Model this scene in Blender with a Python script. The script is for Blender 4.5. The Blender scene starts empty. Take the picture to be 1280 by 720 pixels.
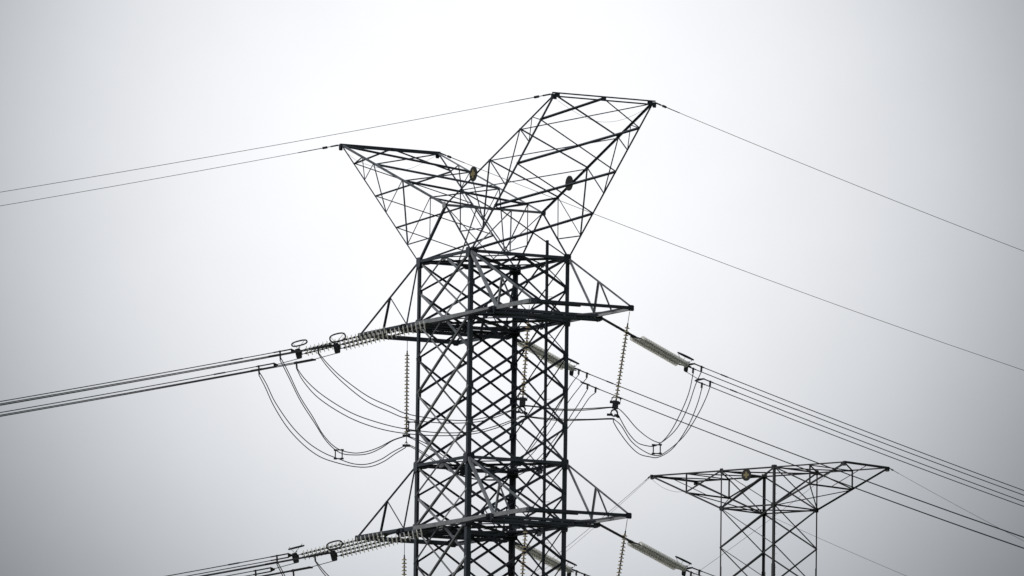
import bpy, bmesh, math, random
from mathutils import Vector, Matrix
random.seed(7)
V = Vector
SC = bpy.context.scene
COL = SC.collection

# ------------------------------------------------------------------ camera
D, ZC, ROLL, K, CX = 450.0, 55.21673, -0.01266, 28.84416, 0.00183
pitch = math.atan2(ZC - 1.7, D)
fw = V((math.sin(CX) * math.cos(pitch), math.cos(CX) * math.cos(pitch), math.sin(pitch)))
rt = V((math.cos(CX), -math.sin(CX), 0))
up = rt.cross(fw)
cr, sr = math.cos(ROLL), math.sin(ROLL)
R = cr * rt - sr * up
U = sr * rt + cr * up
cam = bpy.data.cameras.new("camera")
cam.sensor_width = 36
cam.lens = 36 * K * D / 1280
cam.clip_start, cam.clip_end = 1.0, 20000
co = bpy.data.objects.new("camera", cam)
COL.objects.link(co)
m = Matrix((R, U, -fw)).transposed().to_4x4()
m.translation = V((0, -D, 1.7))
co.matrix_world = m
SC.camera = co

# ------------------------------------------------------------------ light
SUN_DIR = V((-0.82, -0.36, 0.45)).normalized()          # towards the veiled sun
w = bpy.data.worlds.new("World")
SC.world = w
w.use_nodes = True
nt = w.node_tree
nt.nodes.clear()
N = nt.nodes.new
Lk = nt.links.new
out = N("ShaderNodeOutputWorld")
bg = N("ShaderNodeBackground")
bg.inputs["Strength"].default_value = 0.1
sky = N("ShaderNodeTexSky")
sky.sky_type = 'NISHITA'
sky.sun_disc = False
sky.sun_elevation = math.asin(SUN_DIR.z)
sky.sun_rotation = math.atan2(SUN_DIR.x, SUN_DIR.y)
sky.dust_density = 4
tc = N("ShaderNodeTexCoord")
sep = N("ShaderNodeSeparateXYZ")
Lk(tc.outputs["Generated"], sep.inputs[0])


def mth(op, a, b=None, clamp=False):
    n = N("ShaderNodeMath")
    n.operation = op
    n.use_clamp = clamp
    for i, x in enumerate((a, b)):
        if x is None:
            continue
        if isinstance(x, (int, float)):
            n.inputs[i].default_value = x
        else:
            Lk(x, n.inputs[i])
    return n.outputs[0]


X, Y, Z = sep.outputs
# a thin bright break in the cloud deck, low behind the tower
gx = mth('DIVIDE', mth('SUBTRACT', X, 0.0), 0.055)
gz = mth('DIVIDE', mth('SUBTRACT', Z, 0.131), 0.054)
e = mth('ADD', mth('MULTIPLY', gx, gx), mth('MULTIPLY', gz, gz))
g = mth('EXPONENT', mth('MULTIPLY', mth('POWER', e, 1.5), -1.0))
g = mth('MULTIPLY', g, mth('GREATER_THAN', Y, 0.0))
nz = N("ShaderNodeTexNoise")
nz.inputs["Scale"].default_value = 24
nz.inputs["Detail"].default_value = 5
nz.inputs["Roughness"].default_value = 0.62
Lk(tc.outputs["Generated"], nz.inputs["Vector"])
cl = mth('ADD', mth('MULTIPLY', nz.outputs["Fac"], 0.16), 0.92)
deck = mth('ADD', mth('MULTIPLY', mth('MAXIMUM', mth('SUBTRACT', Z, 0.25), 0.0), 0.95), 0.1)
shape = mth('MULTIPLY', mth('ADD', mth('MULTIPLY', g, 0.945), deck), cl)
hs = N("ShaderNodeHueSaturation")
hs.inputs["Saturation"].default_value = 0.25
Lk(sky.outputs[0], hs.inputs["Color"])
mx = N("ShaderNodeMix")
mx.data_type = 'RGBA'
mx.inputs[0].default_value = 0.93
Lk(hs.outputs[0], mx.inputs[6])
cm = N("ShaderNodeMix")                                           # the thin cloud is neutral, the thick deck a little cooler
cm.data_type = 'RGBA'
Lk(mth('MULTIPLY', g, 1.0, True), cm.inputs[0])
cm.inputs[6].default_value = (9.3, 10.05, 10.9, 1)
cm.inputs[7].default_value = (10.15, 10.2, 10.45, 1)
Lk(cm.outputs[2], mx.inputs[7])
vm = N("ShaderNodeVectorMath")
vm.operation = 'SCALE'
Lk(mx.outputs[2], vm.inputs[0])
Lk(shape, vm.inputs["Scale"])
Lk(vm.outputs[0], bg.inputs["Color"])
Lk(bg.outputs[0], out.inputs["Surface"])

sl = bpy.data.lights.new("sun", 'SUN')
sl.energy = 1.3
sl.angle = math.radians(14)
sl.color = (1.0, 0.97, 0.93)
so = bpy.data.objects.new("sun", sl)
COL.objects.link(so)
so.rotation_euler = (-SUN_DIR).to_track_quat('-Z', 'Y').to_euler()

vs = SC.view_settings
vs.view_transform = 'Standard'
vs.look = 'None'
vs.exposure = 0
vs.gamma = 1
vs.use_curve_mapping = False
SC.cycles.max_bounces = 5
SC.cycles.transparent_max_bounces = 32


# ------------------------------------------------------------------ materials
def material(name, c1, c2, rough, scale, metal=0.0, bump=0.0, per_bar=0.0):
    mt = bpy.data.materials.new(name)
    mt.use_nodes = True
    t = mt.node_tree
    b = t.nodes["Principled BSDF"]
    tcx = t.nodes.new("ShaderNodeTexCoord")
    n1 = t.nodes.new("ShaderNodeTexNoise")
    n1.inputs["Scale"].default_value = scale
    n1.inputs["Detail"].default_value = 6
    n1.inputs["Roughness"].default_value = 0.7
    t.links.new(tcx.outputs["Object"], n1.inputs["Vector"])
    rp = t.nodes.new("ShaderNodeValToRGB")
    rp.color_ramp.elements[0].position = 0.32
    rp.color_ramp.elements[1].position = 0.72
    rp.color_ramp.elements[0].color = (*c1, 1)
    rp.color_ramp.elements[1].color = (*c2, 1)
    if per_bar:                                                    # every bar weathered a little differently
        ge = t.nodes.new("ShaderNodeNewGeometry")
        mb_ = t.nodes.new("ShaderNodeMix")
        mb_.inputs[0].default_value = per_bar
        t.links.new(n1.outputs["Fac"], mb_.inputs[2])
        t.links.new(ge.outputs["Random Per Island"], mb_.inputs[3])
        t.links.new(mb_.outputs[0], rp.inputs[0])
    else:
        t.links.new(n1.outputs["Fac"], rp.inputs[0])
    t.links.new(rp.outputs[0], b.inputs["Base Color"])
    b.inputs["Roughness"].default_value = rough
    b.inputs["Metallic"].default_value = metal
    if bump:
        bp = t.nodes.new("ShaderNodeBump")
        bp.inputs["Strength"].default_value = bump
        t.links.new(n1.outputs["Fac"], bp.inputs["Height"])
        t.links.new(bp.outputs[0], b.inputs["Normal"])
    return mt


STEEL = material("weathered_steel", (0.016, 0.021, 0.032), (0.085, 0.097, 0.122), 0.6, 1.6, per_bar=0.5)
STEEL_FAR = material("darker_steel", (0.012, 0.014, 0.018), (0.045, 0.050, 0.058), 0.6, 1.6, per_bar=0.5)  # darker tone of steel for the whole second tower
PALE_STEEL = material("pale_steel", (0.07, 0.078, 0.092), (0.40, 0.415, 0.44), 0.55, 1.6, per_bar=0.5)  # paler steel: near arms, N-L lattice face, left inner chords, saddle
DARK = material("dark_fitting_steel", (0.014, 0.016, 0.020), (0.04, 0.043, 0.050), 0.5, 5)
WIRE = material("aluminium_conductor", (0.014, 0.016, 0.019), (0.04, 0.043, 0.049), 0.5, 0.8)
GLAZE = material("pale_glass", (0.84, 0.83, 0.79), (0.93, 0.92, 0.88), 0.2, 6)
for tw_ in (0.48,):                       # pale toughened glass: some light comes through
    t_ = GLAZE.node_tree
    tr_ = t_.nodes.new("ShaderNodeBsdfTransparent")
    mx_ = t_.nodes.new("ShaderNodeMixShader")
    mx_.inputs[0].default_value = tw_
    o_ = t_.nodes["Material Output"]
    pb_ = t_.nodes["Principled BSDF"]
    tr_.inputs["Color"].default_value = (0.96, 0.95, 0.91, 1)
    t_.links.new(pb_.outputs[0], mx_.inputs[1])
    t_.links.new(tr_.outputs[0], mx_.inputs[2])
    t_.links.new(mx_.outputs[0], o_.inputs["Surface"])
BEIGE = material("beige_porcelain", (0.40, 0.31, 0.19), (0.56, 0.45, 0.29), 0.3, 6)
PLATE_BLACK = material("black_enamel", (0.012, 0.013, 0.016), (0.03, 0.024, 0.028), 0.75, 4)
PLATE_YELLOW = material("faded_yellow_enamel", (0.20, 0.165, 0.075), (0.34, 0.285, 0.14), 0.5, 7)
CAP = material("zinc_cap", (0.022, 0.022, 0.024), (0.06, 0.06, 0.062), 0.5, 5)
GRASS = material("dry_grass", (0.045, 0.06, 0.025), (0.11, 0.11, 0.05), 0.95, 0.05)


# ------------------------------------------------------------------ helpers
def link(name, bm, mats, parent=None, smooth=False):
    bmesh.ops.recalc_face_normals(bm, faces=bm.faces)
    me = bpy.data.meshes.new(name)
    bm.to_mesh(me)
    bm.free()
    for x in (mats if isinstance(mats, (list, tuple)) else (mats,)):
        me.materials.append(x)
    if smooth:
        for p in me.polygons:
            p.use_smooth = True
    o = bpy.data.objects.new(name, me)
    COL.objects.link(o)
    o.parent = parent
    return o


def thing(name, label, cat, loc=(0, 0, 0), group=None):
    o = bpy.data.objects.new(name, None)
    COL.objects.link(o)
    o.location = loc
    o.empty_display_size = 0.2
    o["label"] = label
    o["category"] = cat
    if group:
        o["group"] = group
    return o


def dup(src, parent=None):
    o = src.copy()
    COL.objects.link(o)
    o.parent = parent
    for ch in list(src.children):
        dup(ch, o)
    return o


def prism(bm, p, q, prof, n, mi=0):
    p, q, n = V(p), V(q), V(n)
    d = (q - p).normalized()
    u = n - d * n.dot(d)
    if u.length < 1e-4:
        u = d.orthogonal()
    u.normalize()
    v = d.cross(u)
    r0 = [bm.verts.new(p + u * a + v * b) for a, b in prof]
    r1 = [bm.verts.new(q + u * a + v * b) for a, b in prof]
    k = len(prof)
    fs = [bm.faces.new((r0[i], r0[(i + 1) % k], r1[(i + 1) % k], r1[i])) for i in range(k)]
    fs.append(bm.faces.new(r0[::-1]))
    fs.append(bm.faces.new(r1))
    for f in fs:
        f.material_index = mi


def angle(bm, p, q, w, n, flip=1, off=0.0):
    """steel angle section: one flange in the face plane, one standing inward"""
    t = max(0.012, w * 0.12)
    o = off + random.uniform(-0.008, 0.008)
    s = flip
    prof = [(o, -s * w / 2), (o, s * w / 2), (o - t, s * w / 2), (o - t, s * (-w / 2 + t)), (o - w, s * (-w / 2 + t)), (o - w, -s * w / 2)]
    prism(bm, p, q, prof, n)


def channel(bm, p, q, H, f, n, off=0.0):
    t = 0.02
    o = off
    prism(bm, p, q, [(o, -H / 2), (o, H / 2), (o - f, H / 2), (o - f, H / 2 - t), (o - t, H / 2 - t), (o - t, -H / 2 + t), (o - f, -H / 2 + t), (o - f, -H / 2)], n)


def box(bm, p, q, wu, wv, n, ou=0.0, ov=0.0, mi=0):
    prism(bm, p, q, [(ou - wu / 2, ov - wv / 2), (ou + wu / 2, ov - wv / 2), (ou + wu / 2, ov + wv / 2), (ou - wu / 2, ov + wv / 2)], n, mi)


def rod(bm, p, q, r, k=8, mi=0):
    prism(bm, p, q, [(r * math.cos(6.28318 * i / k), r * math.sin(6.28318 * i / k)) for i in range(k)], (0.31, 0.52, 0.8), mi)


def tube(bm, pts, r, k=6, closed=False):
    pts = [V(p) for p in pts]
    n = len(pts)
    rings = []
    ref = V((0.0, 0.0, 1.0))
    for i, p in enumerate(pts):
        if closed:
            d = pts[(i + 1) % n] - pts[i - 1]
        else:
            d = pts[min(i + 1, n - 1)] - pts[max(i - 1, 0)]
        d.normalize()
        u = ref - d * ref.dot(d)
        if u.length < 0.05:
            u = V((1, 0, 0)) - d * d.x
        u.normalize()
        v = d.cross(u)
        rings.append([bm.verts.new(p + u * (r * math.cos(6.28318 * j / k)) + v * (r * math.sin(6.28318 * j / k))) for j in range(k)])
    for i in range(n if closed else n - 1):
        a, b = rings[i], rings[(i + 1) % n]
        for j in range(k):
            bm.faces.new((a[j], a[(j + 1) % k], b[(j + 1) % k], b[j]))
    if not closed:
        bm.faces.new(rings[0][::-1])
        bm.faces.new(rings[-1])


def lathe(bm, prof, axis, k=20, mi=0):
    """prof: (along, radius) pairs, closed profile, turned about the axis 'x' or 'z'"""
    rings = []
    for s, r in prof:
        ring = []
        for j in range(k):
            a = 6.28318530718 * j / k
            c, d = r * math.cos(a), r * math.sin(a)
            ring.append(bm.verts.new((s, c, d) if axis == 'x' else (c, d, s)))
        rings.append(ring)
    for i in range(len(prof) - 1):
        for j in range(k):
            f = bm.faces.new((rings[i][j], rings[i][(j + 1) % k], rings[i + 1][(j + 1) % k], rings[i + 1][j]))
            f.material_index = mi
    for ring in (rings[0], rings[-1][::-1]):
        bm.faces.new(ring).material_index = mi


def plate(bm, c, n, upv, w, h, t=0.014, cut=0.3):
    """gusset plate: octagonal sheet at c, normal n"""
    c, n, upv = V(c), V(n).normalized(), V(upv)
    y = (upv - n * upv.dot(n)).normalized()
    x = y.cross(n)
    k = 1 - cut
    pts = [(-k, -1), (k, -1), (1, -k), (1, k), (k, 1), (-k, 1), (-1, k), (-1, -k)]
    fr = [bm.verts.new(c + x * (a * w / 2) + y * (b * h / 2) + n * t / 2) for a, b in pts]
    bk = [bm.verts.new(c + x * (a * w / 2) + y * (b * h / 2) - n * t / 2) for a, b in pts]
    bm.faces.new(fr)
    bm.faces.new(bk[::-1])
    for i in range(8):
        bm.faces.new((fr[i], bk[i], bk[(i + 1) % 8], fr[(i + 1) % 8]))


def catmull(pts, k=6):
    P = [V(p) for p in pts]
    P = [P[0] * 2 - P[1]] + P + [P[-1] * 2 - P[-2]]
    o = []
    for i in range(1, len(P) - 2):
        for j in range(k):
            t = j / k
            a, b, c, d = P[i - 1:i + 3]
            o.append(0.5 * ((2 * b) + (c - a) * t + (2 * a - 5 * b + 4 * c - d) * t * t + (3 * b - a - 3 * c + d) * t ** 3))
    o.append(P[-2])
    return o


def lerp(p, q, t):
    return V(p).lerp(V(q), t)


# tower frame: a = along the crossarms (towards the camera), b = across them, z up; local x = b, local y = -a
def T(a, b, z):
    return V((b, -a, z))


NA, NB, NZ = V((0, -1, 0)), V((1, 0, 0)), V((0, 0, 1))

# ------------------------------------------------------------------ ground
bm = bmesh.new()
bmesh.ops.create_circle(bm, cap_ends=True, segments=64, radius=6000)
gr = link("ground", bm, GRASS)
gr["kind"] = "structure"

# ------------------------------------------------------------------ main tower
YAW = 0.48941
h = 2.43
ZT, ZA, ZR, ZL = 56.44, 53.71, 47.46, 44.73
ZB = ZL - (ZA - ZR)
ZP, ZV = 62.41, 58.69
AN, AF = 8.08, -7.81
HN, HF = 9.87, -9.93
tower = thing("lattice_tower", "large dark steel lattice pylon with two flared peaks and two levels of crossarms", "pylon")
tower.rotation_euler = (0, 0, YAW)

bases = 5.6


def half(z):
    return h if z >= ZB else h + (ZB - z) / ZB * (bases - h)


CORN = {'N': (1, -1), 'R': (1, 1), 'F': (-1, 1), 'L': (-1, -1)}


def corner(c, z):
    hh = half(z)
    return T(CORN[c][0] * hh, CORN[c][1] * hh, z)


for c, (sa, sb) in CORN.items():                                   # four corner legs
    bm = bmesh.new()
    n = NA * sa
    fl = 1 if sa * sb < 0 else -1
    prof_w = 0.23
    for z0, z1, ww in ((0.0, ZB, 0.28), (ZB, ZR, 0.22), (ZR, ZT + 0.12, 0.18)):
        p, q = corner(c, z0), corner(c, z1)
        t = 0.028
        o = 0.02
        inx = -sb
        # L section with its heel on the outer corner
        d = (q - p).normalized()
        ring = [(o, o), (o, o - ww), (o - t, o - ww), (o - t, o - t), (o - ww, o - t), (o - ww, o)]
        r0 = [bm.verts.new(p + NA * sa * x + NB * sb * y) for x, y in ring]
        r1 = [bm.verts.new(q + NA * sa * x + NB * sb * y) for x, y in ring]
        for i in range(6):
            bm.faces.new((r0[i], r0[(i + 1) % 6], r1[(i + 1) % 6], r1[i]))
        bm.faces.new(r0[::-1])
        bm.faces.new(r1)
    link("leg", bm, STEEL, tower)

FACES = [('N', 'L', -NB, 0.092), ('N', 'R', NA, 0.105), ('L', 'F', -NA, 0.10), ('F', 'R', NB, 0.06)]
SECT = []
for z0, z1, k in ((ZT, ZA, 2), (ZA, ZR, 4), (ZR, ZL, 2), (ZL, ZB, 4)):
    SECT.append([z0 + (z1 - z0) * i / k for i in range(k + 1)])
for c1, c2, n, ww in FACES:                                        # double-warren lattice, one panel per face and storey
    for zs in SECT:
        bm = bmesh.new()
        k = len(zs) - 1
        A = [corner(c1, z) for z in zs]
        B = [corner(c2, z) for z in zs]
        for i in range(k - 1):
            angle(bm, A[i], B[i + 2], ww, n, 1, 0.035)
            angle(bm, B[i], A[i + 2], ww, n, -1, -0.02)
        mt, mb = (A[0] + B[0]) / 2, (A[-1] + B[-1]) / 2
        angle(bm, mt, A[1], ww * 0.9, n, 1, -0.02)
        angle(bm, mt, B[1], ww * 0.9, n, -1, 0.035)
        angle(bm, mb, A[-2], ww * 0.9, n, 1, 0.035)
        angle(bm, mb, B[-2], ww * 0.9, n, -1, -0.02)
        for i in range(1, k):                                      # gussets at the leg nodes
            for P, Q in ((A, B), (B, A)):
                dr = (Q[i] - P[i]).normalized()
                plate(bm, P[i] + dr * 0.13 + n * 0.0, n, NZ, 0.2, 0.26)
        plate(bm, mt - NZ * 0.08, n, NZ, *((0.46, 0.38) if zs[0] in (ZR, ZL) else (0.3, 0.2)))
        plate(bm, mb + NZ * 0.05, n, NZ, 0.32, 0.2)
        link("lattice_panel", bm, PALE_STEEL if (c1, c2) == ('N', 'L') else STEEL, tower)
# plain bracing below the picture, down to the footings
for c1, c2, n, ww in FACES:
    bm = bmesh.new()
    zs = [ZB, 33.4, 27.4, 20.2, 11.2, 0.3]
    for z0, z1 in zip(zs, zs[1:]):
        angle(bm, corner(c1, z0), corner(c2, z1), 0.14, n, 1, 0.04)
        angle(bm, corner(c2, z0), corner(c1, z1), 0.14, n, -1, -0.03)
        angle(bm, corner(c1, z1), corner(c2, z1), 0.14, n, 1, 0.0)
    link("lattice_panel", bm, STEEL, tower)

for z, hw in ((ZT, 0.125), (ZA, 0.15), (ZR, 0.125), (ZL, 0.15), (ZB, 0.125)):   # horizontal frames
    bm = bmesh.new()
    for c1, c2, n, ww in FACES:
        channel(bm, corner(c1, z), corner(c2, z), hw, 0.1, n, 0.06)
    angle(bm, corner('N', z), corner('F', z), 0.10, NZ, 1, -0.02)
    angle(bm, corner('L', z), corner('R', z), 0.10, NZ, 1, 0.04)
    ms = [(corner(a, z) + corner(b, z)) / 2 for a, b in (('N', 'L'), ('L', 'F'), ('F', 'R'), ('R', 'N'))]
    for i in range(4):
        angle(bm, ms[i], ms[(i + 1) % 4], 0.055, NZ, 1, 0.0)
    for c, (sa, sb) in CORN.items():
        P = corner(c, z)
        for n, dr in ((NA * sa, -NB * sb), (NB * sb, -NA * sa)):
            plate(bm, P + n * 0.075 + dr * 0.12 - NZ * 0.05, n, NZ, 0.34, 0.44)
        plate(bm, P - NZ * 0.12 - NA * sa * 0.2 - NB * sb * 0.2, NZ, NA, 0.4, 0.4)
    plate(bm, T(0, 0, z - 0.09), NZ, NA, 0.5, 0.5)
    link("horizontal_frame", bm, STEEL, tower)

# crossarms: level arms of full body width, hung from the frame above
ARM = {}


def crossarm(z, ztop, sa):
    tip = AN if sa > 0 else AF
    base = h * sa
    f1, f2 = (0.43, 0.70) if sa > 0 else (0.19, 0.61)
    a = lambda f: base + f * (tip - base)
    bm = bmesh.new()
    for sb in (-1, 1):                                             # side beams
        channel(bm, T(-h, sb * h, z), T(tip + 0.1 * sa, sb * h, z), 0.18, 0.10, NB * sb, 0.09)
    o = link("crossarm", bm, PALE_STEEL if sa > 0 else STEEL, tower)
    bm = bmesh.new()
    if sa > 0:
        box(bm, T(tip, -h - 0.1, z), T(tip, h + 0.1, z), 0.14, 0.13, NA)
        box(bm, T(tip - 0.16, -h + 0.02, z - 0.02), T(tip - 0.16, h - 2.4, z - 0.02), 0.1, 0.16, NA)
    else:
        box(bm, T(tip, -h - 0.1, z), T(tip, h + 0.1, z), 0.14, 0.19, NA)
    for sb in (-1, 1):
        plate(bm, T(tip + 0.11 * sa, sb * (h - 0.05), z - 0.02), NA, NZ, 0.28, 0.26)
    link("end_beam", bm, STEEL, o)
    bm = bmesh.new()
    ab = a(f1)
    for dz in (-0.04, -0.20):
        box(bm, T(ab - 0.14, -h - 0.16, z + dz), T(ab - 0.14, h + 0.16, z + dz), 0.09, 0.11, NA)
        box(bm, T(ab + 0.14, -h - 0.16, z + dz), T(ab + 0.14, h + 0.16, z + dz), 0.09, 0.11, NA)
    for i in range(9):
        box(bm, T(ab, -h + 0.55 * i + 0.1, z - 0.25), T(ab, -h + 0.55 * i + 0.1, z + 0.0), 0.2, 0.08, NA)
    for sb in (-1, 1):
        plate(bm, T(ab, sb * (h + 0.18), z - 0.1), NB, NZ, 0.42, 0.36, 0.03)
        plate(bm, T(ab, sb * (h + 0.27), z - 0.1), NA, NZ, 0.2, 0.26, 0.03)
    link("conductor_beam", bm, STEEL, o)
    bm = bmesh.new()
    angle(bm, T(base, -h, z - 0.06), T(ab, h, z - 0.06), 0.065, NZ, 1, 0.03)
    angle(bm, T(base, h, z - 0.06), T(ab, -h, z - 0.06), 0.065, NZ, -1, -0.03)
    angle(bm, T(ab + 0.55 * (tip - ab), h, z), T(ab, 0.55 * h, z - 0.06), 0.06, NZ, 1, 0.03)
    angle(bm, T(ab + 0.55 * (tip - ab), -h, z), T(tip, -0.5 * h, z), 0.05, NZ, 1, 0.0)
    link("plan_bracing", bm, STEEL, o)
    for sb in (-1, 1):                                             # ties and hangers of each side
        bm = bmesh.new()
        P0, P1 = T(base, sb * h, ztop), T(tip, sb * h, z + 0.08)
        M = lerp(P0, P1, 0.5)
        n = NB * sb
        angle(bm, P0, P1, 0.08 if (sa > 0 and sb < 0) else 0.06, n, 1)
        angle(bm, P0, T(ab, sb * h, z + 0.05), 0.12 if (sa > 0 and sb < 0) else 0.075, n, 1 if sa > 0 else -1, 0.03)
        if sa > 0:
            angle(bm, M, T(ab, sb * h, z), 0.085, n, 1, -0.03)
            angle(bm, M, T(a(f2), sb * h, z), 0.055, n, 1, 0.02)
        else:
            angle(bm, M, T(ab, sb * h, z), 0.035, n, 1, -0.03)
            angle(bm, M, T(a(f2), sb * h, z), 0.085, n, 1, 0.02)
        link("tie_rod", bm, PALE_STEEL if sa > 0 else STEEL, o)
    return ab


for z, zt in ((ZA, ZT), (ZL, ZR)):
    for sa in (1, -1):
        ARM[(z, sa)] = crossarm(z, zt, sa)


# flared earth-wire peaks
def peak(sa):
    tip = HN if sa > 0 else HF
    fo, fi = (0.0, 0.29, 0.56, 0.84, 1.0), (0.0, 0.14, 0.41, 0.69, 1.0)
    n_out, n_in = (NA * sa - NZ * 0.6), (NZ - NA * sa * 0.4)
    bm = bmesh.new()
    bi = bmesh.new()
    cw = {(1, -1): (0.10, 0.05), (1, 1): (0.08, 0.085), (-1, -1): (0.065, 0.085), (-1, 1): (0.085, 0.055)}
    O, I = {}, {}
    for sb in (-1, 1):
        P, Q, S = T(sa * h, sb * h, ZT), T(tip, sb * h, ZP), T(0, sb * h, ZV)
        O[sb] = [lerp(P, Q, f) for f in fo]
        I[sb] = [lerp(S, Q, f) for f in fi]
        angle(bm, P, Q, cw[(sa, sb)][0], NB * sb, 1)
        angle(bi, S, Q, cw[(sa, sb)][1], NB * sb, -1)
        angle(bm, S, P, 0.10 if (sa, sb) == (-1, -1) else 0.055, NB * sb, 1)
    o = link("earth_wire_peak", bm, STEEL, tower)
    link("inner_chord", bi, PALE_STEEL if sa < 0 else STEEL, o)
    bm = bmesh.new()
    if sa > 0:
        for k in (-1, 1):
            box(bm, T(tip + 0.02, -h - 0.08, ZP + 0.075 * k), T(tip + 0.02, h + 0.08, ZP + 0.075 * k), 0.09, 0.05, NA)
        for f in (-0.5, 0, 0.5):
            box(bm, T(tip, f * 2 * h * 0.93 - 0.1, ZP), T(tip, f * 2 * h * 0.93 + 0.1, ZP), 0.08, 0.1, NA)
    else:
        box(bm, T(tip, -h - 0.08, ZP), T(tip, h + 0.08, ZP), 0.13, 0.145, NA)
    for sb in (-1, 1):
        plate(bm, T(tip + 0.09 * sa, sb * h, ZP - 0.1), NA, NZ, 0.18, 0.24)
        plate(bm, T(tip, sb * (h + 0.09), ZP - 0.06), NB, NZ, 0.18, 0.2)
    link("end_beam", bm, STEEL, o)
    bm = bmesh.new()
    mid = (O[-1][4] + O[1][4]) / 2
    for i in range(3):
        angle(bm, O[-1][i], O[1][i + 1], 0.085, n_out, 1, 0.03)
        angle(bm, O[1][i], O[-1][i + 1], 0.05, n_out, -1, -0.02)
    angle(bm, O[-1][3], mid, 0.085, n_out, 1, 0.02)
    angle(bm, O[1][3], mid, 0.05, n_out, 1, -0.02)
    link("outer_lattice", bm, STEEL, o)
    bm = bmesh.new()
    mv = (I[-1][0] + I[1][0]) / 2
    for sb in (-1, 1):
        angle(bm, mv, I[sb][1], 0.07, n_in, 1, 0.02 * sb)
    for i in range(1, 4):
        angle(bm, I[-1][i], I[1][i + 1], 0.045, n_in, -1, -0.02)
        angle(bm, I[1][i], I[-1][i + 1], 0.085, n_in, 1, 0.03)
    link("inner_lattice", bm, STEEL, o)
    for sb in (-1, 1):
        bm = bmesh.new()
        P, Q, S = O[sb][0], O[sb][4], I[sb][0]
        q1, q2, q3 = lerp(P, Q, 0.145), lerp(P, Q, 0.42), lerp(P, Q, 0.70)
        n = NB * sb
        hm = lerp(S, P, 0.58)
        for A, B, ww in ((lerp(S, Q, 0.80), O[sb][3], 0.05), (lerp(S, Q, 0.80), q3, 0.05), (I[sb][3], q3, 0.05), (I[sb][3], q2, 0.07),
                         (I[sb][2], q2, 0.05), (I[sb][2], q1, 0.07), (I[sb][1], q1, 0.05), (I[sb][1], hm, 0.05), (hm, q1, 0.06)):
            angle(bm, A, B, ww * 0.75, n, random.choice((-1, 1)))
        link("side_lattice", bm, STEEL, o)


peak(1)
peak(-1)
bm = bmesh.new()
channel(bm, T(0, -h, ZV), T(0, h, ZV), 0.10, 0.06, NA, 0.03)
for sa in (-1, 1):                                                 # raking struts of the saddle between the peaks
    for f in (-0.35, 0.35):
        angle(bm, T(0, f * h, ZV), T(sa * h, -0.2 * h, ZT), 0.06, NZ, 1)
for sb in (-1, 1):
    plate(bm, T(0, sb * (h + 0.05), ZV), NB, NZ, 0.3, 0.26)
    angle(bm, T(0, sb * h, ZV), T(0, 0, ZT + 0.05), 0.04, NA, 1)
link("saddle_frame", bm, PALE_STEEL, tower)

# climbing post with step bolts
bm = bmesh.new()
pa = 0.72
box(bm, T(pa, h - 0.16, 30), T(pa, h - 0.16, ZT + 0.95), 0.1, 0.1, NA)
post = link("climbing_post", bm, STEEL, tower)
for i in range(34):
    bm = bmesh.new()
    z = ZT + 0.7 - i * 0.45
    s = 1 if i % 2 else -1
    rod(bm, T(pa, h - 0.16, z), T(pa + 0.28, h - 0.16 + 0.12 * s, z), 0.010, 6)
    link("step_bolt", bm, STEEL, post)


def marker(parent, c, nrm, r, front):
    """round enamel plate with a yellow cross on its front"""
    bm = bmesh.new()
    nrm = V(nrm).normalized()
    x = NZ.cross(nrm).normalized()
    y = nrm.cross(x)

    def sheet(pts, z0, z1, mi):
        a = [bm.verts.new(V(c) + x * u + y * v + nrm * z0) for u, v in pts]
        b = [bm.verts.new(V(c) + x * u + y * v + nrm * z1) for u, v in pts]
        for f in [bm.faces.new(a[::-1]), bm.faces.new(b)] + [bm.faces.new((a[i], a[(i + 1) % len(a)], b[(i + 1) % len(a)], b[i])) for i in range(len(a))]:
            f.material_index = mi
    sheet([(r * math.cos(i * 6.28318 / 32), r * math.sin(i * 6.28318 / 32)) for i in range(32)], -0.02, 0.02, 0)
    k, L = r * 0.2, r * 0.56
    cross = [(-k, -L), (k, -L), (k, -k), (L, -k), (L, k), (k, k), (k, L), (-k, L), (-k, k), (-L, k), (-L, -k), (-k, -k)]
    sheet(cross, 0.021, 0.028, 1)
    link("marker_plate", bm, [PLATE_BLACK, PLATE_YELLOW], parent)


marker(tower, lerp(T(0, -h, ZV), T(HN, -h, ZP), 0.283) - NB * 0.1, -NB, 0.33, True)
marker(tower, lerp(T(0, h, ZV), T(HN, h, ZP), 0.27) - NB * 0.16, NB, 0.33, True)

# ------------------------------------------------------------------ second tower
YAW2 = 0.863
C2 = V((18.6, 240, 0))
h2 = 2.3
ZT2, ZB2 = 71.62, 69.11
A2 = h2 + 5.98
tower2 = thing("lattice_tower", "smaller flat topped lattice pylon standing further back to the right of the large pylon", "pylon", C2)
tower2.rotation_euler = (0, 0, YAW2)


def c2(c, z):
    hh = h2 if z >= 50 else h2 + (50 - z) / 50 * 4
    return T(CORN[c][0] * hh, CORN[c][1] * hh, z)


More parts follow.
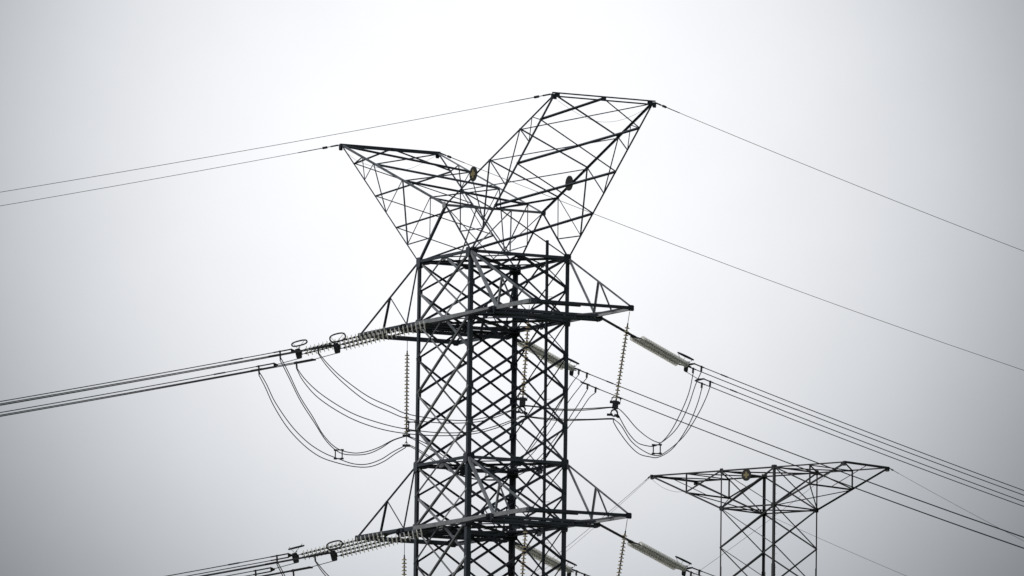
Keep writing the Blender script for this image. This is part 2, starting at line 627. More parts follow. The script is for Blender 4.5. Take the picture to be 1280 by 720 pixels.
for c, (sa, sb) in CORN.items():
    bm = bmesh.new()
    for z0, z1, ww in ((0, 50, 0.2), (50, 65.2, 0.19 if c in 'NF' else 0.13), (65.2, ZT2 + 0.08, 0.15 if c in 'NF' else 0.10)):
        p, q = c2(c, z0), c2(c, z1)
        t = 0.02
        ring = [(0, 0), (0, -ww), (-t, -ww), (-t, -t), (-ww, -t), (-ww, 0)]
        r0 = [bm.verts.new(p + NA * sa * x + NB * sb * y) for x, y in ring]
        r1 = [bm.verts.new(q + NA * sa * x + NB * sb * y) for x, y in ring]
        for i in range(6):
            bm.faces.new((r0[i], r0[(i + 1) % 6], r1[(i + 1) % 6], r1[i]))
        bm.faces.new(r0[::-1])
        bm.faces.new(r1)
    link("leg", bm, STEEL_FAR, tower2)
zs2 = [ZT2, ZB2] + [ZB2 - 2.63 * i for i in range(1, 8)] + [46, 40, 32, 22, 11, 0.3]
for c1_, c2_, n, ww in FACES:
    for lo, hi in ((0, 1), (1, 5), (5, len(zs2) - 1)):
        bm = bmesh.new()
        for z0, z1 in zip(zs2[lo:hi], zs2[lo + 1:hi + 1]):
            angle(bm, c2(c1_, z0), c2(c2_, z1), 0.085, n, 1, 0.03)
            angle(bm, c2(c2_, z0), c2(c1_, z1), 0.085 if ww > 0.095 else 0.05, n, -1, -0.02)
        link("lattice_panel", bm, STEEL_FAR, tower2)
for z in (ZT2, ZB2):
    bm = bmesh.new()
    for c1_, c2_, n, ww in FACES:
        angle(bm, c2(c1_, z), c2(c2_, z), 0.10, n, 1, 0.02)
    angle(bm, c2('N', z), c2('F', z), 0.08, NZ, 1, 0.02)
    angle(bm, c2('L', z), c2('R', z), 0.08, NZ, 1, -0.02)
    for c, (sa, sb) in CORN.items():
        plate(bm, c2(c, z) + NA * sa * 0.03 - NB * sb * 0.08, NA, NZ, 0.3, 0.32)
        plate(bm, c2(c, z) + NB * sb * 0.03 - NA * sa * 0.08, NB, NZ, 0.3, 0.32)
    link("horizontal_frame", bm, STEEL_FAR, tower2)
for sa in (1, -1):
    bm = bmesh.new()
    tip = A2 * sa
    mid_a = (h2 * sa + tip) / 2
    zm = (ZT2 + ZB2) / 2
    for sb in (-1, 1):
        angle(bm, T(h2 * sa, sb * h2, ZT2), T(tip, sb * h2, ZT2), 0.095, NB * sb, 1)
        angle(bm, T(h2 * sa, sb * h2, ZB2), T(tip, sb * h2, ZT2 - 0.05), 0.10, NB * sb, -1)
    o = link("crossarm", bm, STEEL_FAR, tower2)
    bm = bmesh.new()
    box(bm, T(tip, -h2 - 0.1, ZT2), T(tip, h2 + 0.1, ZT2), 0.12, 0.14, NA)
    for sb in (-1, 1):
        plate(bm, T(tip - 0.05 * sa, sb * h2, ZT2 - 0.1), NB, NZ, 0.36, 0.3)
    link("end_beam", bm, STEEL_FAR, o)
    bm = bmesh.new()
    for sb in (-1, 1):
        angle(bm, T(mid_a, sb * h2, ZT2), T(mid_a, sb * h2, zm), 0.08, NB * sb, 1)
        angle(bm, T(mid_a, sb * h2, zm), T(h2 * sa, sb * h2, ZT2), 0.08, NB * sb, -1, 0.02)
    angle(bm, T(mid_a, -h2, zm), T(mid_a, h2, zm), 0.10, NZ, 1)
    angle(bm, T(mid_a, -h2, zm), T(h2 * sa, h2, ZB2), 0.06, NZ, 1, 0.02)
    angle(bm, T(mid_a, h2, zm), T(h2 * sa, -h2, ZB2), 0.06, NZ, -1, -0.02)
    angle(bm, T(mid_a, 0, zm), T(tip, 0, ZT2), 0.05, NZ, -1, -0.02)
    angle(bm, T(mid_a, -h2, ZT2), T(h2 * sa, h2, ZT2), 0.07, NZ, 1, 0.02)
    angle(bm, T(mid_a, h2, ZT2), T(h2 * sa, -h2, ZT2), 0.07, NZ, -1, -0.02)
    angle(bm, T(mid_a, h2, ZT2), T(tip, -h2, ZT2), 0.07, NZ, -1, -0.02)
    angle(bm, T(mid_a, -h2, ZT2), T(mid_a, h2, ZT2), 0.07, NZ, -1)
    link("arm_lattice", bm, STEEL_FAR, o)
for i in range(26):
    bm = bmesh.new()
    z = ZT2 - 0.4 - 0.45 * i
    s = 1 if i % 2 else -1
    P = c2('N', z)
    rod(bm, P, P + V((0.25 if s > 0 else 0.0, -0.0 if s > 0 else -0.25, 0)), 0.011, 6)
    link("step_bolt", bm, STEEL_FAR, tower2)
marker(tower2, T(0.05, -h2 - 0.18, ZT2 - 0.42), -NB, 0.40, True)


# ------------------------------------------------------------------ line hardware
YW = (math.cos(YAW), math.sin(YAW))


def W(a, b, z):
    eb = V((YW[0], YW[1], 0))
    ea = V((YW[1], -YW[0], 0))
    return ea * a + eb * b + V((0, 0, z))


def disc_mesh(name, r, pitch_, axis, mats):
    bm = bmesh.new()
    lathe(bm, [(0.0, r * 0.34), (0.008, r * 0.9), (0.016, r), (0.028, r), (0.040, r * 0.9), (0.060, r * 0.45), (0.064, r * 0.30)], axis, 18, 0)
    lathe(bm, [(0.064, r * 0.31), (0.075, r * 0.35), (0.125, r * 0.33), (0.14, r * 0.18), (pitch_, r * 0.14)], axis, 10, 1)
    bmesh.ops.recalc_face_normals(bm, faces=bm.faces)
    me = bpy.data.meshes.new(name)
    bm.to_mesh(me)
    bm.free()
    for x in mats:
        me.materials.append(x)
    for p in me.polygons:
        p.use_smooth = True
    return me


DISC = disc_mesh("disc", 0.150, 0.184, 'x', (GLAZE, CAP))
PDISC = disc_mesh("disc", 0.112, 0.160, 'z', (BEIGE, DARK))
TS = 0.22                                                          # slope of the strain sets
NDISC = 20


def strain_set(link_len, label, tilt, lean):
    """double strain string; local x runs out along the line, y level across it"""
    root = thing("insulator_string", label, "insulator string", group="strain insulator strings of the pylon")
    x = link_len
    bm = bmesh.new()
    for s in (-1, 1):
        box(bm, (0.0, s * 0.035, 0), (x, s * 0.035, 0), 0.075, 0.025, (0, 0, 1))
    for q in (0.0, x * 0.5, x):
        rod(bm, (q, -0.08, 0), (q, 0.08, 0), 0.035)
    link("link_strap", bm, DARK, root)
    sp = 0.27

    def tri(x0, x1, s0, s1):
        bm = bmesh.new()
        pts = [(x0, -s0), (x1, -s1), (x1 + 0.06, -s1), (x1 + 0.06, s1), (x1, s1), (x0, s0)]
        a = [bm.verts.new((p, q, -0.015 + tilt * q / sp)) for p, q in pts]
        b = [bm.verts.new((p, q, 0.015 + tilt * q / sp)) for p, q in pts]
        bm.faces.new(a[::-1])
        bm.faces.new(b)
        for i in range(6):
            bm.faces.new((a[i], a[(i + 1) % 6], b[(i + 1) % 6], b[i]))
        return bm
    link("yoke_plate", tri(x - 0.02, x + 0.14, 0.06, sp + 0.05), DARK, root)
    x0 = x + 0.26
    for s in (-1, 1):
        bm = bmesh.new()
        rod(bm, (x + 0.15, s * sp, tilt * s), (x0 + NDISC * 0.184 + 0.14, s * sp, tilt * s), 0.018)
        st = link("disc_string", bm, DARK, root)
        for i in range(NDISC):
            d = bpy.data.objects.new("disc", DISC)
            COL.objects.link(d)
            d.parent = st
            d.location = (x0 + i * 0.184, s * sp, tilt * s)
    xe = x0 + NDISC * 0.184 + 0.1
    bm = tri(xe - 0.02, xe + 0.02, sp + 0.05, sp + 0.05)
    # deep plate that spreads to the upper and the lower pair of wires
    plate(bm, (xe + 0.15, 0, -0.02), (0, 1, 0), (0, 0, 1), 0.26, 0.46, 0.05)
    box(bm, (xe + 0.10, -0.2, 0.17), (xe + 0.10, 0.2, 0.17), 0.045, 0.05, (0, 0, 1))
    link("yoke_plate", bm, DARK, root)
    bm = bmesh.new()
    ring = []
    for i in range(40):
        a = 6.28318 * i / 40
        ca, sa_ = math.cos(a), math.sin(a)
        rx = 0.34 * math.copysign(abs(ca) ** 0.75, ca)
        ry = 0.32 * math.copysign(abs(sa_) ** 0.75, sa_)
        ring.append((xe + 0.0 + rx, ry, 0.42 + lean * ry))
    tube(bm, ring, 0.033, 8, True)
    tube(bm, [(xe - 0.30, 0.22, 0.50), (xe + 0.10, 0.25, 0.2)], 0.009)
    tube(bm, [(xe + 0.30, 0.22, 0.50), (xe + 0.14, 0.25, 0.2)], 0.009)
    tube(bm, [(xe, -0.34, 0.30), (xe + 0.10, -0.26, 0.2)], 0.014)
    link("corona_ring", bm, DARK, root)
    return root, xe + 0.18


def place(root, P, d, t=TS):
    ax = V((d[0], d[1], -t)).normalized()
    y = V((-d[1], d[0], 0)).normalized()
    z = ax.cross(y)
    mm = Matrix((ax, y, z)).transposed().to_4x4()
    mm.translation = P
    root.matrix_world = mm


DL, DR = (-1.0, 0.0), (0.574, 0.819)
SETS = {}
protos = {}
names_lv = {ZA: "upper", ZL: "lower"}
SET_LABEL = {
    (ZA, 1, -1): "pale double disc string pulling left off the upper crossarm, with the tall looped ring",
    (ZA, 1, 1): "pale double disc string pulling down right below the upper crossarm's right tip",
    (ZA, -1, -1): "double disc string with the outermost oval ring, left of the upper crossarm",
    (ZA, -1, 1): "pale disc string seen through the lattice just below the upper crossarm",
    (ZL, 1, -1): "pale double disc string pulling left off the lower crossarm, with the tall looped ring",
    (ZL, 1, 1): "pale double disc string pulling down right below the right tip of the lower crossarm",
    (ZL, -1, -1): "double disc string with the outermost flat ring, left of the lower crossarm",
    (ZL, -1, 1): "pale disc string seen through the lattice just below the lower crossarm",
}
ENDS = {}
for z in (ZA, ZL):
    for sa in (1, -1):
        for sb, d in ((-1, DL), (1, DR)):
            key = (z, sa, sb)
            lean = 0.40
            if (sa, sb) == (-1, -1):
                lean = 0.20 if z == ZA else -0.06                  # these rings hang flatter
            if (sa, sb, lean) not in protos:
                root, Lx = strain_set(2.62 if sa > 0 else (0.42 if sb < 0 else 0.72), SET_LABEL[key], 0.05, lean)
                protos[(sa, sb, lean)] = (root, Lx)
            else:
                root, Lx = dup(protos[(sa, sb, lean)][0]), protos[(sa, sb, lean)][1]
                root["label"] = SET_LABEL[key]
            P = W(ARM[(z, sa)], sb * (h + 0.3), z - 0.1)
            ts = 0.265 if sb < 0 else TS
            place(root, P, d, ts)
            ENDS[key] = P + V((d[0], d[1], -ts)).normalized() * Lx

# ---- conductor bundles
TAPS = {}
BL = {
    (ZA, 1, -1): "upper level wire bundle leaving left from the disc string with the tall looped ring",
    (ZA, 1, 1): "four thin wires running down right from the string under the upper crossarm's right tip",
    (ZA, -1, -1): "upper level wire bundle leaving left from the disc string with the outermost oval ring",
    (ZA, -1, 1): "thick looking dark wire pairs crossing the small pylon's top from behind the large pylon",
    (ZL, 1, -1): "lower level wire bundle leaving left from the disc string with the tall looped ring",
    (ZL, 1, 1): "four wire conductor bundle running down right below the lower crossarm's right tip",
    (ZL, -1, -1): "lower level wire bundle leaving left from the disc string with the outermost flat ring",
    (ZL, -1, 1): "four wire conductor bundle running down right from behind the pylon at the lower crossarm",
}
SPAN = 320.0
for key, E in ENDS.items():
    z, sa, sb = key
    d = V((*(DL if sb < 0 else DR), 0)).normalized()
    p = V((d.y, -d.x, 0))                                           # towards the camera on both sides
    if sb < 0:
        p = V((0, -1, 0))
    tw = 0.202 if sb < 0 else (0.127 if sa > 0 else 0.131)
    ts = 0.265 if sb < 0 else TS
    root = thing("conductor_bundle", BL[key], "power line", E, "conductor bundles of the pylon")
    roll_ = 0.0
    if (sa, sb) == (-1, 1):
        roll_ = -0.085                                            # this bundle hangs turned, so its pairs line up
    if (sa, sb) == (-1, -1):
        roll_ = 0.06
    if (sa, sb) == (1, 1):
        roll_ = 0.03
    for nm, dz, xs, xt in (('A', 0.17, 0.30, 0.78 if sb < 0 else 0.85), ('B', -0.26, 1.05, 1.70 if sb < 0 else 1.55)):
        for k, s in ((1, 1), (2, -1)):
            off = p * (0.22 * s) + V((0, 0, dz + roll_ * s))
            f = lambda x: d * x + off - V((0, 0, ts * xs + tw * (x - xs) - tw / SPAN * (x - xs) ** 2))
            bm = bmesh.new()
            xsn = [xs + i * 2.0 for i in range(16)] + [xs + 32 + i * 8.0 for i in range(32)]
            tube(bm, [f(x) for x in xsn], 0.0205, 6)
            link("wire", bm, WIRE, root)
            bm = bmesh.new()
            tube(bm, [f(xs - 0.05), f(xs + 0.75)], 0.030, 8)
            link("dead_end_clamp", bm, DARK, root)
            if k == 1:
                bm = bmesh.new()
                tube(bm, [f(xs + 2.1), f(xs + 2.6)], 0.032, 8)
                link("damper", bm, DARK, root)
            TAPS[(key, nm + str(k))] = E + f(xt)
    # links from the yoke to the lower pair, and the two small yokes
    bm = bmesh.new()
    zz = lambda x: -ts * x
    a0 = V((0, 0, -0.24))
    a1 = d * 0.92 + V((0, 0, -0.26 + zz(0.92)))
    tube(bm, [a0, a1], 0.016, 6)
    for xs, dz in ((0.30, 0.17), (1.05, -0.26)):
        c = d * xs + V((0, 0, dz + zz(xs)))
        tipv = c - d * 0.20
        bs = [c + p * 0.25 + V((0, 0, roll_)), c - p * 0.25 - V((0, 0, roll_))]
        vz = V((0, 0, 0.045))
        vs_ = [bm.verts.new(q + s) for s in (-vz * 0.5, vz) for q in (tipv, bs[0], bs[1])]
        bm.faces.new((vs_[2], vs_[1], vs_[0]))
        bm.faces.new(vs_[3:])
        for i in range(3):
            bm.faces.new((vs_[i], vs_[(i + 1) % 3], vs_[3 + (i + 1) % 3], vs_[3 + i]))
    link("wire_yoke", bm, DARK, root)
    # tap clamps where the jumper joins
    for nm in ('A', 'B'):
        for k in ('1', '2'):
            bm = bmesh.new()
            c = TAPS[(key, nm + k)] - E
            box(bm, c + V((0, 0, 0.04)), c - V((0, 0, 0.20)) - d * 0.03, 0.075, 0.06, d)
            link("tap_clamp", bm, DARK, root)
    sx = 62.0
    for q in (sx,):
        bm = bmesh.new()
        pts = []
        for nm, dz, xs in (('A', 0.17, 0.30), ('B', -0.26, 1.05)):
            for s in (1, -1):
                pts.append(d * q + p * (0.22 * s) + V((0, 0, dz + roll_ * s)) - V((0, 0, ts * xs + tw * (q - xs) - tw / SPAN * (q - xs) ** 2)))
        for i, j in ((0, 1), (1, 3), (3, 2), (2, 0)):
            rod(bm, pts[i], pts[j], 0.02, 6)
        link("spacer", bm, DARK, root)

# ---- pilot (jumper support) strings
PL = {
    ('L', 0): "slim beige disc string hanging plumb left of the large pylon, from the upper crossarm",
    ('M', 0): "slim disc string hanging in front of the lattice from the upper crossarm",
    ('R', 0): "slim disc string hanging slanted from the right tip of the upper crossarm",
    ('L', 1): "slim beige disc string hanging plumb left of the large pylon, from the lower crossarm",
    ('M', 1): "slim disc string hanging in front of the lattice from the lower crossarm",
    ('R', 1): "slim disc string hanging slanted from the right tip of the lower crossarm",
}
PT = {'L': (V((-3.73, 1.9, 53.25)), V((-3.71, 1.9, 48.86))), 'M': (V((1.56, -8.2, 53.5)), V((1.32, -8.1, 49.33))), 'R': (V((5.89, -6.0, 53.55)), V((5.32, -5.9, 49.48)))}
DZ = ZL - ZA


def pilot(which, label):
    P, Q = PT[which]
    Lg = (Q - P).length
    root = thing("insulator_string", label, "insulator string", P, "jumper support strings of the pylon")
    nd = 22 if which == 'L' else 21
    x0 = Lg - 0.16 - nd * 0.160
    bm = bmesh.new()
    rod(bm, (0, 0, 0), (0, 0, -x0), 0.013)
    rod(bm, (0, 0, -x0 + 0.08), (0, 0, -x0 - 0.02), 0.03)
    link("hanger_rod", bm, DARK, root)
    for i in range(nd):
        dd = bpy.data.objects.new("disc", PDISC)
        COL.objects.link(dd)
        dd.parent = root
        dd.location = (0, 0, -x0 - (i + 1) * 0.160)
    b = -Lg + 0.16
    bm = bmesh.new()
    if which == 'L':
        rod(bm, (0, 0, b), (0, 0, b - 0.62), 0.014)
        for zz in (b - 0.14, b - 0.58):
            tube(bm, [(0, 0, zz + 0.18), (-0.13, 0, zz), (0.13, 0, zz), (0, 0, zz + 0.18)], 0.022)
            box(bm, (-0.17, 0.13, zz), (0.17, 0.13, zz), 0.08, 0.07, (0, 0, 1))
            box(bm, (-0.17, -0.13, zz), (0.17, -0.13, zz), 0.08, 0.07, (0, 0, 1))
            box(bm, (0, -0.15, zz + 0.02), (0, 0.15, zz + 0.02), 0.05, 0.05, (0, 0, 1))
    else:
        # weighted clamp block with a ring under it
        box(bm, (0, 0, b + 0.05), (0, 0, b - 0.30), 0.26, 0.24, (1, 0, 0))
        for s in (-1, 1):
            tube(bm, [(s * 0.10, -0.02, b + 0.22), (s * 0.19, 0, b + 0.14), (s * 0.18, 0, b - 0.02), (s * 0.08, 0, b - 0.10)], 0.03)
        box(bm, (-0.26, 0, b - 0.03), (0.2, 0, b - 0.03), 0.1, 0.26, (0, 0, 1))
        ring = [(0.14 * math.cos(i * 6.28318 / 16), 0, b - 0.48 + 0.14 * math.sin(i * 6.28318 / 16)) for i in range(16)]
        tube(bm, ring, 0.035, 6, True)
        box(bm, (-0.30, -0.12, b - 0.60), (-0.05, -0.12, b - 0.57), 0.08, 0.08, (0, 0, 1))
        box(bm, (-0.30, 0.12, b - 0.60), (-0.05, 0.12, b - 0.57), 0.08, 0.08, (0, 0, 1))
        box(bm, (0.05, -0.12, b - 0.57), (0.22, 0.12, b - 0.62), 0.09, 0.09, (0, 0, 1))
    link("jumper_clamp", bm, DARK, root)
    ax = (P - Q).normalized()
    y = ax.cross(V((1, 0, 0))).normalized()
    x = y.cross(ax)
    mm = Matrix((x, y, ax)).transposed().to_4x4()
    mm.translation = P
    root.matrix_world = mm
    return root


for k in 'LMR':
    r0 = pilot(k, PL[(k, 0)])
    r1 = dup(r0)
    r1["label"] = PL[(k, 1)]
    r1.location = r0.location + V((0, 0, DZ))

SPN = [(-3.40, -6.8, 48.37), (7.18, -2.5, 47.97)]
SPF = [(-6.66, 2.0, 48.03), (-0.06, 4.7, 47.58)]
# ---- jumper loops (metres, measured along the photographed loops)
J = {
 'nA1': [(-7.49,-5.5,51.4),(-6.99,-5.7,50.83),(-6.36,-5.93,50.26),(-5.31,-6.29,49.51),(-4.27,-6.6,49.04),(-3.65,-6.78,48.78),(-2.55,-7.09,48.59),(-1.17,-7.48,48.5),(-0.15,-7.77,48.66),(0.88,-8.07,48.98),(1.28,-8.2,49.18)],
 'nA2': [(-7.52,-5.3,51.39),(-7.13,-5.47,50.85),(-6.43,-5.74,50.14),(-5.38,-6.09,49.32),(-4.34,-6.4,48.85),(-3.65,-6.6,48.6),(-2.55,-6.9,48.44),(-1.17,-7.28,48.42),(-0.15,-7.56,48.57),(0.88,-7.87,48.97),(1.32,-8.0,49.17)],
 'nB1': [(-8.38,-5.5,51.11),(-7.95,-5.68,50.51),(-7.22,-5.93,49.83),(-6.0,-6.29,49.05),(-4.78,-6.61,48.58),(-3.64,-6.91,48.29),(-2.2,-7.28,48.1),(-0.83,-7.63,48.11),(0.2,-7.89,48.34),(1.05,-8.13,48.63),(1.32,-8.2,48.73)],
 'nB2': [(-8.41,-5.3,51.06),(-8.09,-5.46,50.46),(-7.39,-5.72,49.68),(-6.13,-6.08,48.86),(-4.88,-6.41,48.36),(-3.64,-6.72,48.1),(-2.2,-7.08,47.98),(-0.82,-7.42,48.03),(0.2,-7.69,48.26),(1.05,-7.92,48.59),(1.36,-8.0,48.72)],
 'mA1': [(1.9,-7.87,49.19),(2.76,-7.38,49.15),(3.62,-6.89,49.2),(4.49,-6.41,49.31),(5.21,-6.0,49.4)],
 'mA2': [(1.97,-7.65,49.18),(2.76,-7.2,49.12),(3.8,-6.62,49.18),(4.59,-6.17,49.3),(5.25,-5.8,49.4)],
 'mB1': [(2.25,-7.68,48.71),(3.11,-7.18,48.73),(4.15,-6.58,48.8),(5.15,-6.0,48.91)],
 'mB2': [(2.25,-7.5,48.68),(3.11,-7.0,48.69),(4.15,-6.4,48.79),(5.19,-5.8,48.9)],
 'rA1': [(5.43,-6.0,49.35),(5.72,-5.4,49.13),(6.12,-4.48,48.75),(6.57,-3.63,48.46),(6.97,-2.98,48.32),(7.22,-2.62,48.4),(7.81,-1.38,49.14),(8.26,0.12,50.23),(8.57,1.61,51.38),(8.82,2.6,52.13)],
 'rA2': [(5.41,-5.8,49.27),(5.68,-5.16,48.96),(6.03,-4.36,48.57),(6.43,-3.63,48.28),(6.82,-3.07,48.21),(7.42,-2.28,48.3),(8.01,-1.23,48.92),(8.55,0.16,49.95),(9.01,1.6,51.09),(9.27,2.9,52.16)],
 'rB1': [(5.29,-6.0,48.86),(5.54,-5.51,48.68),(5.94,-4.44,48.17),(6.44,-3.54,47.88),(6.93,-2.79,47.78),(7.32,-2.19,47.99),(8.11,-0.65,48.88),(8.72,0.98,50.04),(9.07,2.2,50.96),(9.23,3.0,51.59)],
 'rB2': [(5.27,-5.8,48.81),(5.54,-5.19,48.52),(6.04,-4.15,48.06),(6.54,-3.3,47.77),(7.03,-2.61,47.74),(7.52,-1.95,47.82),(8.21,-0.84,48.38),(8.91,0.79,49.53),(9.37,2.25,50.67),(9.63,3.3,51.53)],
 'fA1': [(-9.57,1.8,52.28),(-9.15,1.81,51.57),(-8.62,1.82,50.55),(-8.0,1.84,49.64),(-7.48,1.85,48.83),(-6.86,1.86,48.27),(-6.14,1.87,48.08),(-5.53,1.88,48.14),(-4.92,1.88,48.35),(-4.31,1.89,48.67),(-3.8,1.9,48.85)],
 'fA2': [(-9.55,2.1,52.3),(-9.12,2.11,51.52),(-8.57,2.12,50.48),(-7.92,2.14,49.52),(-7.33,2.15,48.67),(-6.71,2.16,48.17),(-6.04,2.17,48.07),(-5.43,2.18,48.12),(-4.87,2.18,48.34),(-4.31,2.19,48.68),(-3.81,2.2,48.86)],
 'fB1': [(-10.32,1.8,51.61),(-9.96,1.81,51.05),(-9.54,1.82,50.23),(-8.81,1.83,49.22),(-8.08,1.84,48.51),(-7.36,1.85,48.06),(-6.65,1.86,47.79),(-6.03,1.87,47.6),(-5.42,1.88,47.6),(-4.81,1.88,47.82),(-4.3,1.89,48.15),(-3.8,1.9,48.42)],
 'fB2': [(-10.36,2.1,51.59),(-10.05,2.11,51.03),(-9.65,2.12,50.21),(-9.02,2.13,49.25),(-8.29,2.14,48.49),(-7.57,2.15,47.98),(-6.85,2.16,47.72),(-6.03,2.17,47.54),(-5.32,2.18,47.53),(-4.71,2.19,47.75),(-4.2,2.19,48.1),(-3.78,2.2,48.36)],
 'gA1': [(-3.68,1.9,48.86),(-3.36,2.14,48.79),(-2.76,2.61,48.56),(-2.02,3.25,48.11),(-1.18,3.92,47.76),(-0.37,4.51,47.66),(0.58,5.19,47.88),(1.46,5.98,48.65),(2.33,7.05,50.01),(3.03,8.06,51.38),(3.45,8.62,52.12),(3.73,9.0,52.63)],
 'gA2': [(-3.64,2.2,48.86),(-3.22,2.53,48.69),(-2.59,3.04,48.36),(-1.88,3.63,47.94),(-1.11,4.22,47.65),(-0.3,4.78,47.61),(0.72,5.49,47.84),(1.71,6.3,48.58),(2.69,7.4,49.98),(3.32,8.23,51.11),(3.81,8.89,52.01),(4.2,9.3,52.53)],
 'gB1': [(-3.64,1.9,48.48),(-3.29,2.18,48.37),(-2.72,2.66,48.07),(-2.05,3.25,47.68),(-1.17,3.93,47.41),(-0.33,4.55,47.38),(0.65,5.28,47.61),(1.71,6.17,48.35),(2.69,7.3,49.69),(3.46,8.29,50.94),(3.88,8.91,51.77),(4.13,9.2,52.12)],
 'gB2': [(-3.64,2.2,48.47),(-3.18,2.57,48.27),(-2.58,3.07,47.94),(-1.88,3.65,47.59),(-1.0,4.31,47.35),(-0.19,4.89,47.34),(0.94,5.69,47.58),(2.06,6.61,48.36),(3.12,7.76,49.74),(3.82,8.64,50.88),(4.24,9.18,51.59),(4.49,9.5,52.02)],
}


def jumper(label, z, sa, order, spacers):
    dz = V((0, 0, z - ZA))
    root = thing("jumper_loop", label, "jumper wires", (0, 0, 0), "jumper loops of the pylon")
    paths = {}
    for nm in ('A1', 'A2', 'B1', 'B2'):
        pts = []
        for s in order:
            pts += [V(q) for q in J[s + nm]]
        a = TAPS[((ZA, sa, -1), nm)] - V((0, 0, 0.2))
        b = TAPS[((ZA, sa, 1), nm)] - V((0, 0, 0.2))
        da, db = a - pts[0], b - pts[-1]
        n_ = len(pts) - 1
        for i in range(n_ + 1):                                    # ease the ends on to the tap clamps
            f0, f1 = max(0, 1 - i / n_ / 0.4), max(0, 1 - (n_ - i) / n_ / 0.4)
            pts[i] = pts[i] + da * f0 + db * f1
        pts = catmull(pts, 5)
        paths[nm] = pts
        bm = bmesh.new()
        tube(bm, [q + dz for q in pts], 0.0205, 6)
        link("wire", bm, WIRE, root)
    for s in spacers:                                              # square spacer frames round the four wires
        bm = bmesh.new()
        c = V(s) + dz
        q = {nm: c + V(((-0.15 if nm[1] == '1' else 0.15), 0.05 if nm[1] == '1' else -0.05, 0.19 if nm[0] == 'A' else -0.19)) for nm in paths}
        for i, j in (('A1', 'A2'), ('A2', 'B2'), ('B2', 'B1'), ('B1', 'A1')):
            rod(bm, q[i], q[j], 0.026, 6)
        for nm in q:
            rod(bm, q[nm] - V((0.07, 0, 0)), q[nm] + V((0.07, 0, 0)), 0.042, 6)
        link("spacer", bm, DARK, root)


jumper("shallow jumper loop crossing the lattice to the slanted disc string under the upper crossarm", ZA, 1, 'nmr', SPN)
jumper("deep jumper loop left of the pylon, held by the upper crossarm's plumb disc string", ZA, -1, 'fg', SPF)
jumper("nearer jumper loop under the lower crossarm, cut off by the picture's bottom edge", ZL, 1, 'nmr', SPN)
jumper("farther jumper loop under the lower crossarm, mostly below the picture and behind the lattice", ZL, -1, 'fg', SPF)


# ---- earth wires
def earth_wire(label, P, d, t, length, r, group, clamp=True, span=330.0):
    root = thing("earth_wire", label, "earth wire", P, group)
    d = V((*d, 0)).normalized()
    f = lambda x: d * x - V((0, 0, t * x - t / span * x * x))
    bm = bmesh.new()
    xs = [0.15 + 2.0 * i for i in range(int(20))] + [42 + 9.0 * i for i in range(int((length - 42) / 9))]
    tube(bm, [f(x) for x in xs], r, 6)
    link("wire", bm, WIRE, root)
    if clamp:
        bm = bmesh.new()
        rod(bm, f(0.0), f(0.35), 0.035)
        rod(bm, f(0.3), f(0.6), 0.018)
        rod(bm, f(0.5), f(0.72), 0.055)
        tube(bm, [f(0.7), f(1.8)], r * 1.7)
        link("end_clamp", bm, DARK, root)


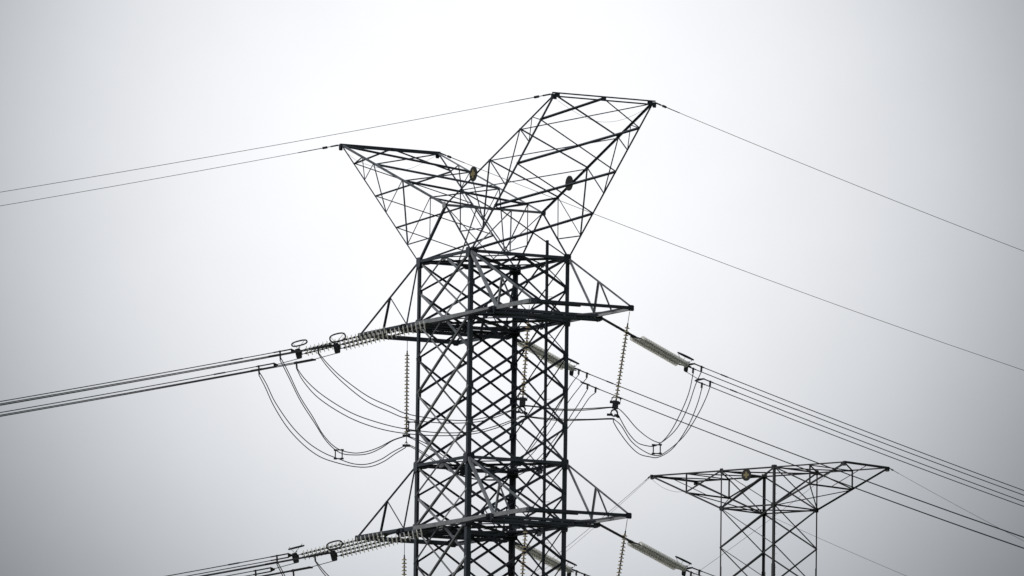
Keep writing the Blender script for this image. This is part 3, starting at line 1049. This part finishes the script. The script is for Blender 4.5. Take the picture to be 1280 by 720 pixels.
G1 = "earth wires of the large pylon"
earth_wire("upper thin earth wire leaving left from the tall peak's left corner", W(HN, -h - 0.15, ZP), DL, 0.208, 290, 0.011, G1)
earth_wire("lower thin earth wire leaving left from the tip of the lower, left peak", W(HF, -h - 0.15, ZP), DL, 0.204, 290, 0.011, G1)
earth_wire("thin earth wire running down right from the tall peak's outer corner", W(HN, h + 0.15, ZP), DR, 0.118, 290, 0.012, G1)
earth_wire("thin earth wire from the left peak, passing behind the tall peak and down right", W(HF, h + 0.15, ZP), DR, 0.118, 290, 0.012, G1)
for lab, pts in (("thin slack bonding wire drooping under the tall right peak's end beam", [(2.45,-9.84,62.31),(3.28,-9.36,61.8),(4.14,-8.9,61.45),(4.9,-8.54,61.43),(5.7,-8.15,61.68),(6.8,-7.56,62.33)]),
                 ("thin slack bonding wire drooping under the left peak's end beam", [(-6.81,7.6,62.29),(-6.17,8.01,61.81),(-5.28,8.47,61.56),(-4.5,8.85,61.51),(-3.69,9.26,61.65),(-2.52,9.9,62.36)])):
    bm = bmesh.new()
    tube(bm, catmull(pts, 5), 0.006, 6)
    o = link("bonding_wire", bm, WIRE)
    o["label"], o["category"], o["group"] = lab, "bonding wire", "bonding wires of the peaks"

y2 = (math.cos(YAW2), math.sin(YAW2))


def W2(a, b, z):
    return C2 + V((y2[1], -y2[0], 0)) * a + V((y2[0], y2[1], 0)) * b + V((0, 0, z))


DL2, DR2 = (-0.208, 0.978), (0.407, 0.914)
G2 = "earth wires of the small pylon"
earth_wire("darker of the two thin wires dropping left from the small pylon's left tip", W2(-A2, -h2 - 0.1, ZT2), DL2, 0.104, 290, 0.014, G2)
earth_wire("fainter of the two thin wires dropping left from the small pylon's left tip", W2(-A2 - 0.1, -h2 - 0.1, ZT2 - 0.15), (-0.203, 0.979), 0.108, 290, 0.010, G2, False)
earth_wire("thin wire dropping left through the small pylon's own lattice from its right arm", W2(A2, -h2 - 0.1, ZT2), DL2, 0.100, 290, 0.012, G2)
earth_wire("thin wire falling right from below the small pylon's body", W2(-A2, h2 + 0.1, ZT2), DR2, 0.088, 290, 0.012, G2)
earth_wire("thin wire falling right from the small pylon's right tip", W2(A2, h2 + 0.1, ZT2), DR2, 0.112, 290, 0.012, G2)
bm = bmesh.new()
P, Q = W2(-A2, -h2 - 0.3, ZT2 - 0.1), W2(-(A2 + h2) / 2, -h2, (ZT2 + ZB2) / 2 + 0.05)
tube(bm, catmull([P, lerp(P, Q, 0.35) - V((0, 0, 0.35)), lerp(P, Q, 0.7) - V((0, 0, 0.32)), Q], 6), 0.010, 6)
o = link("bonding_wire", bm, WIRE)
o["label"], o["category"] = "thin slack bonding wire drooping under the small pylon's left tip", "bonding wire"
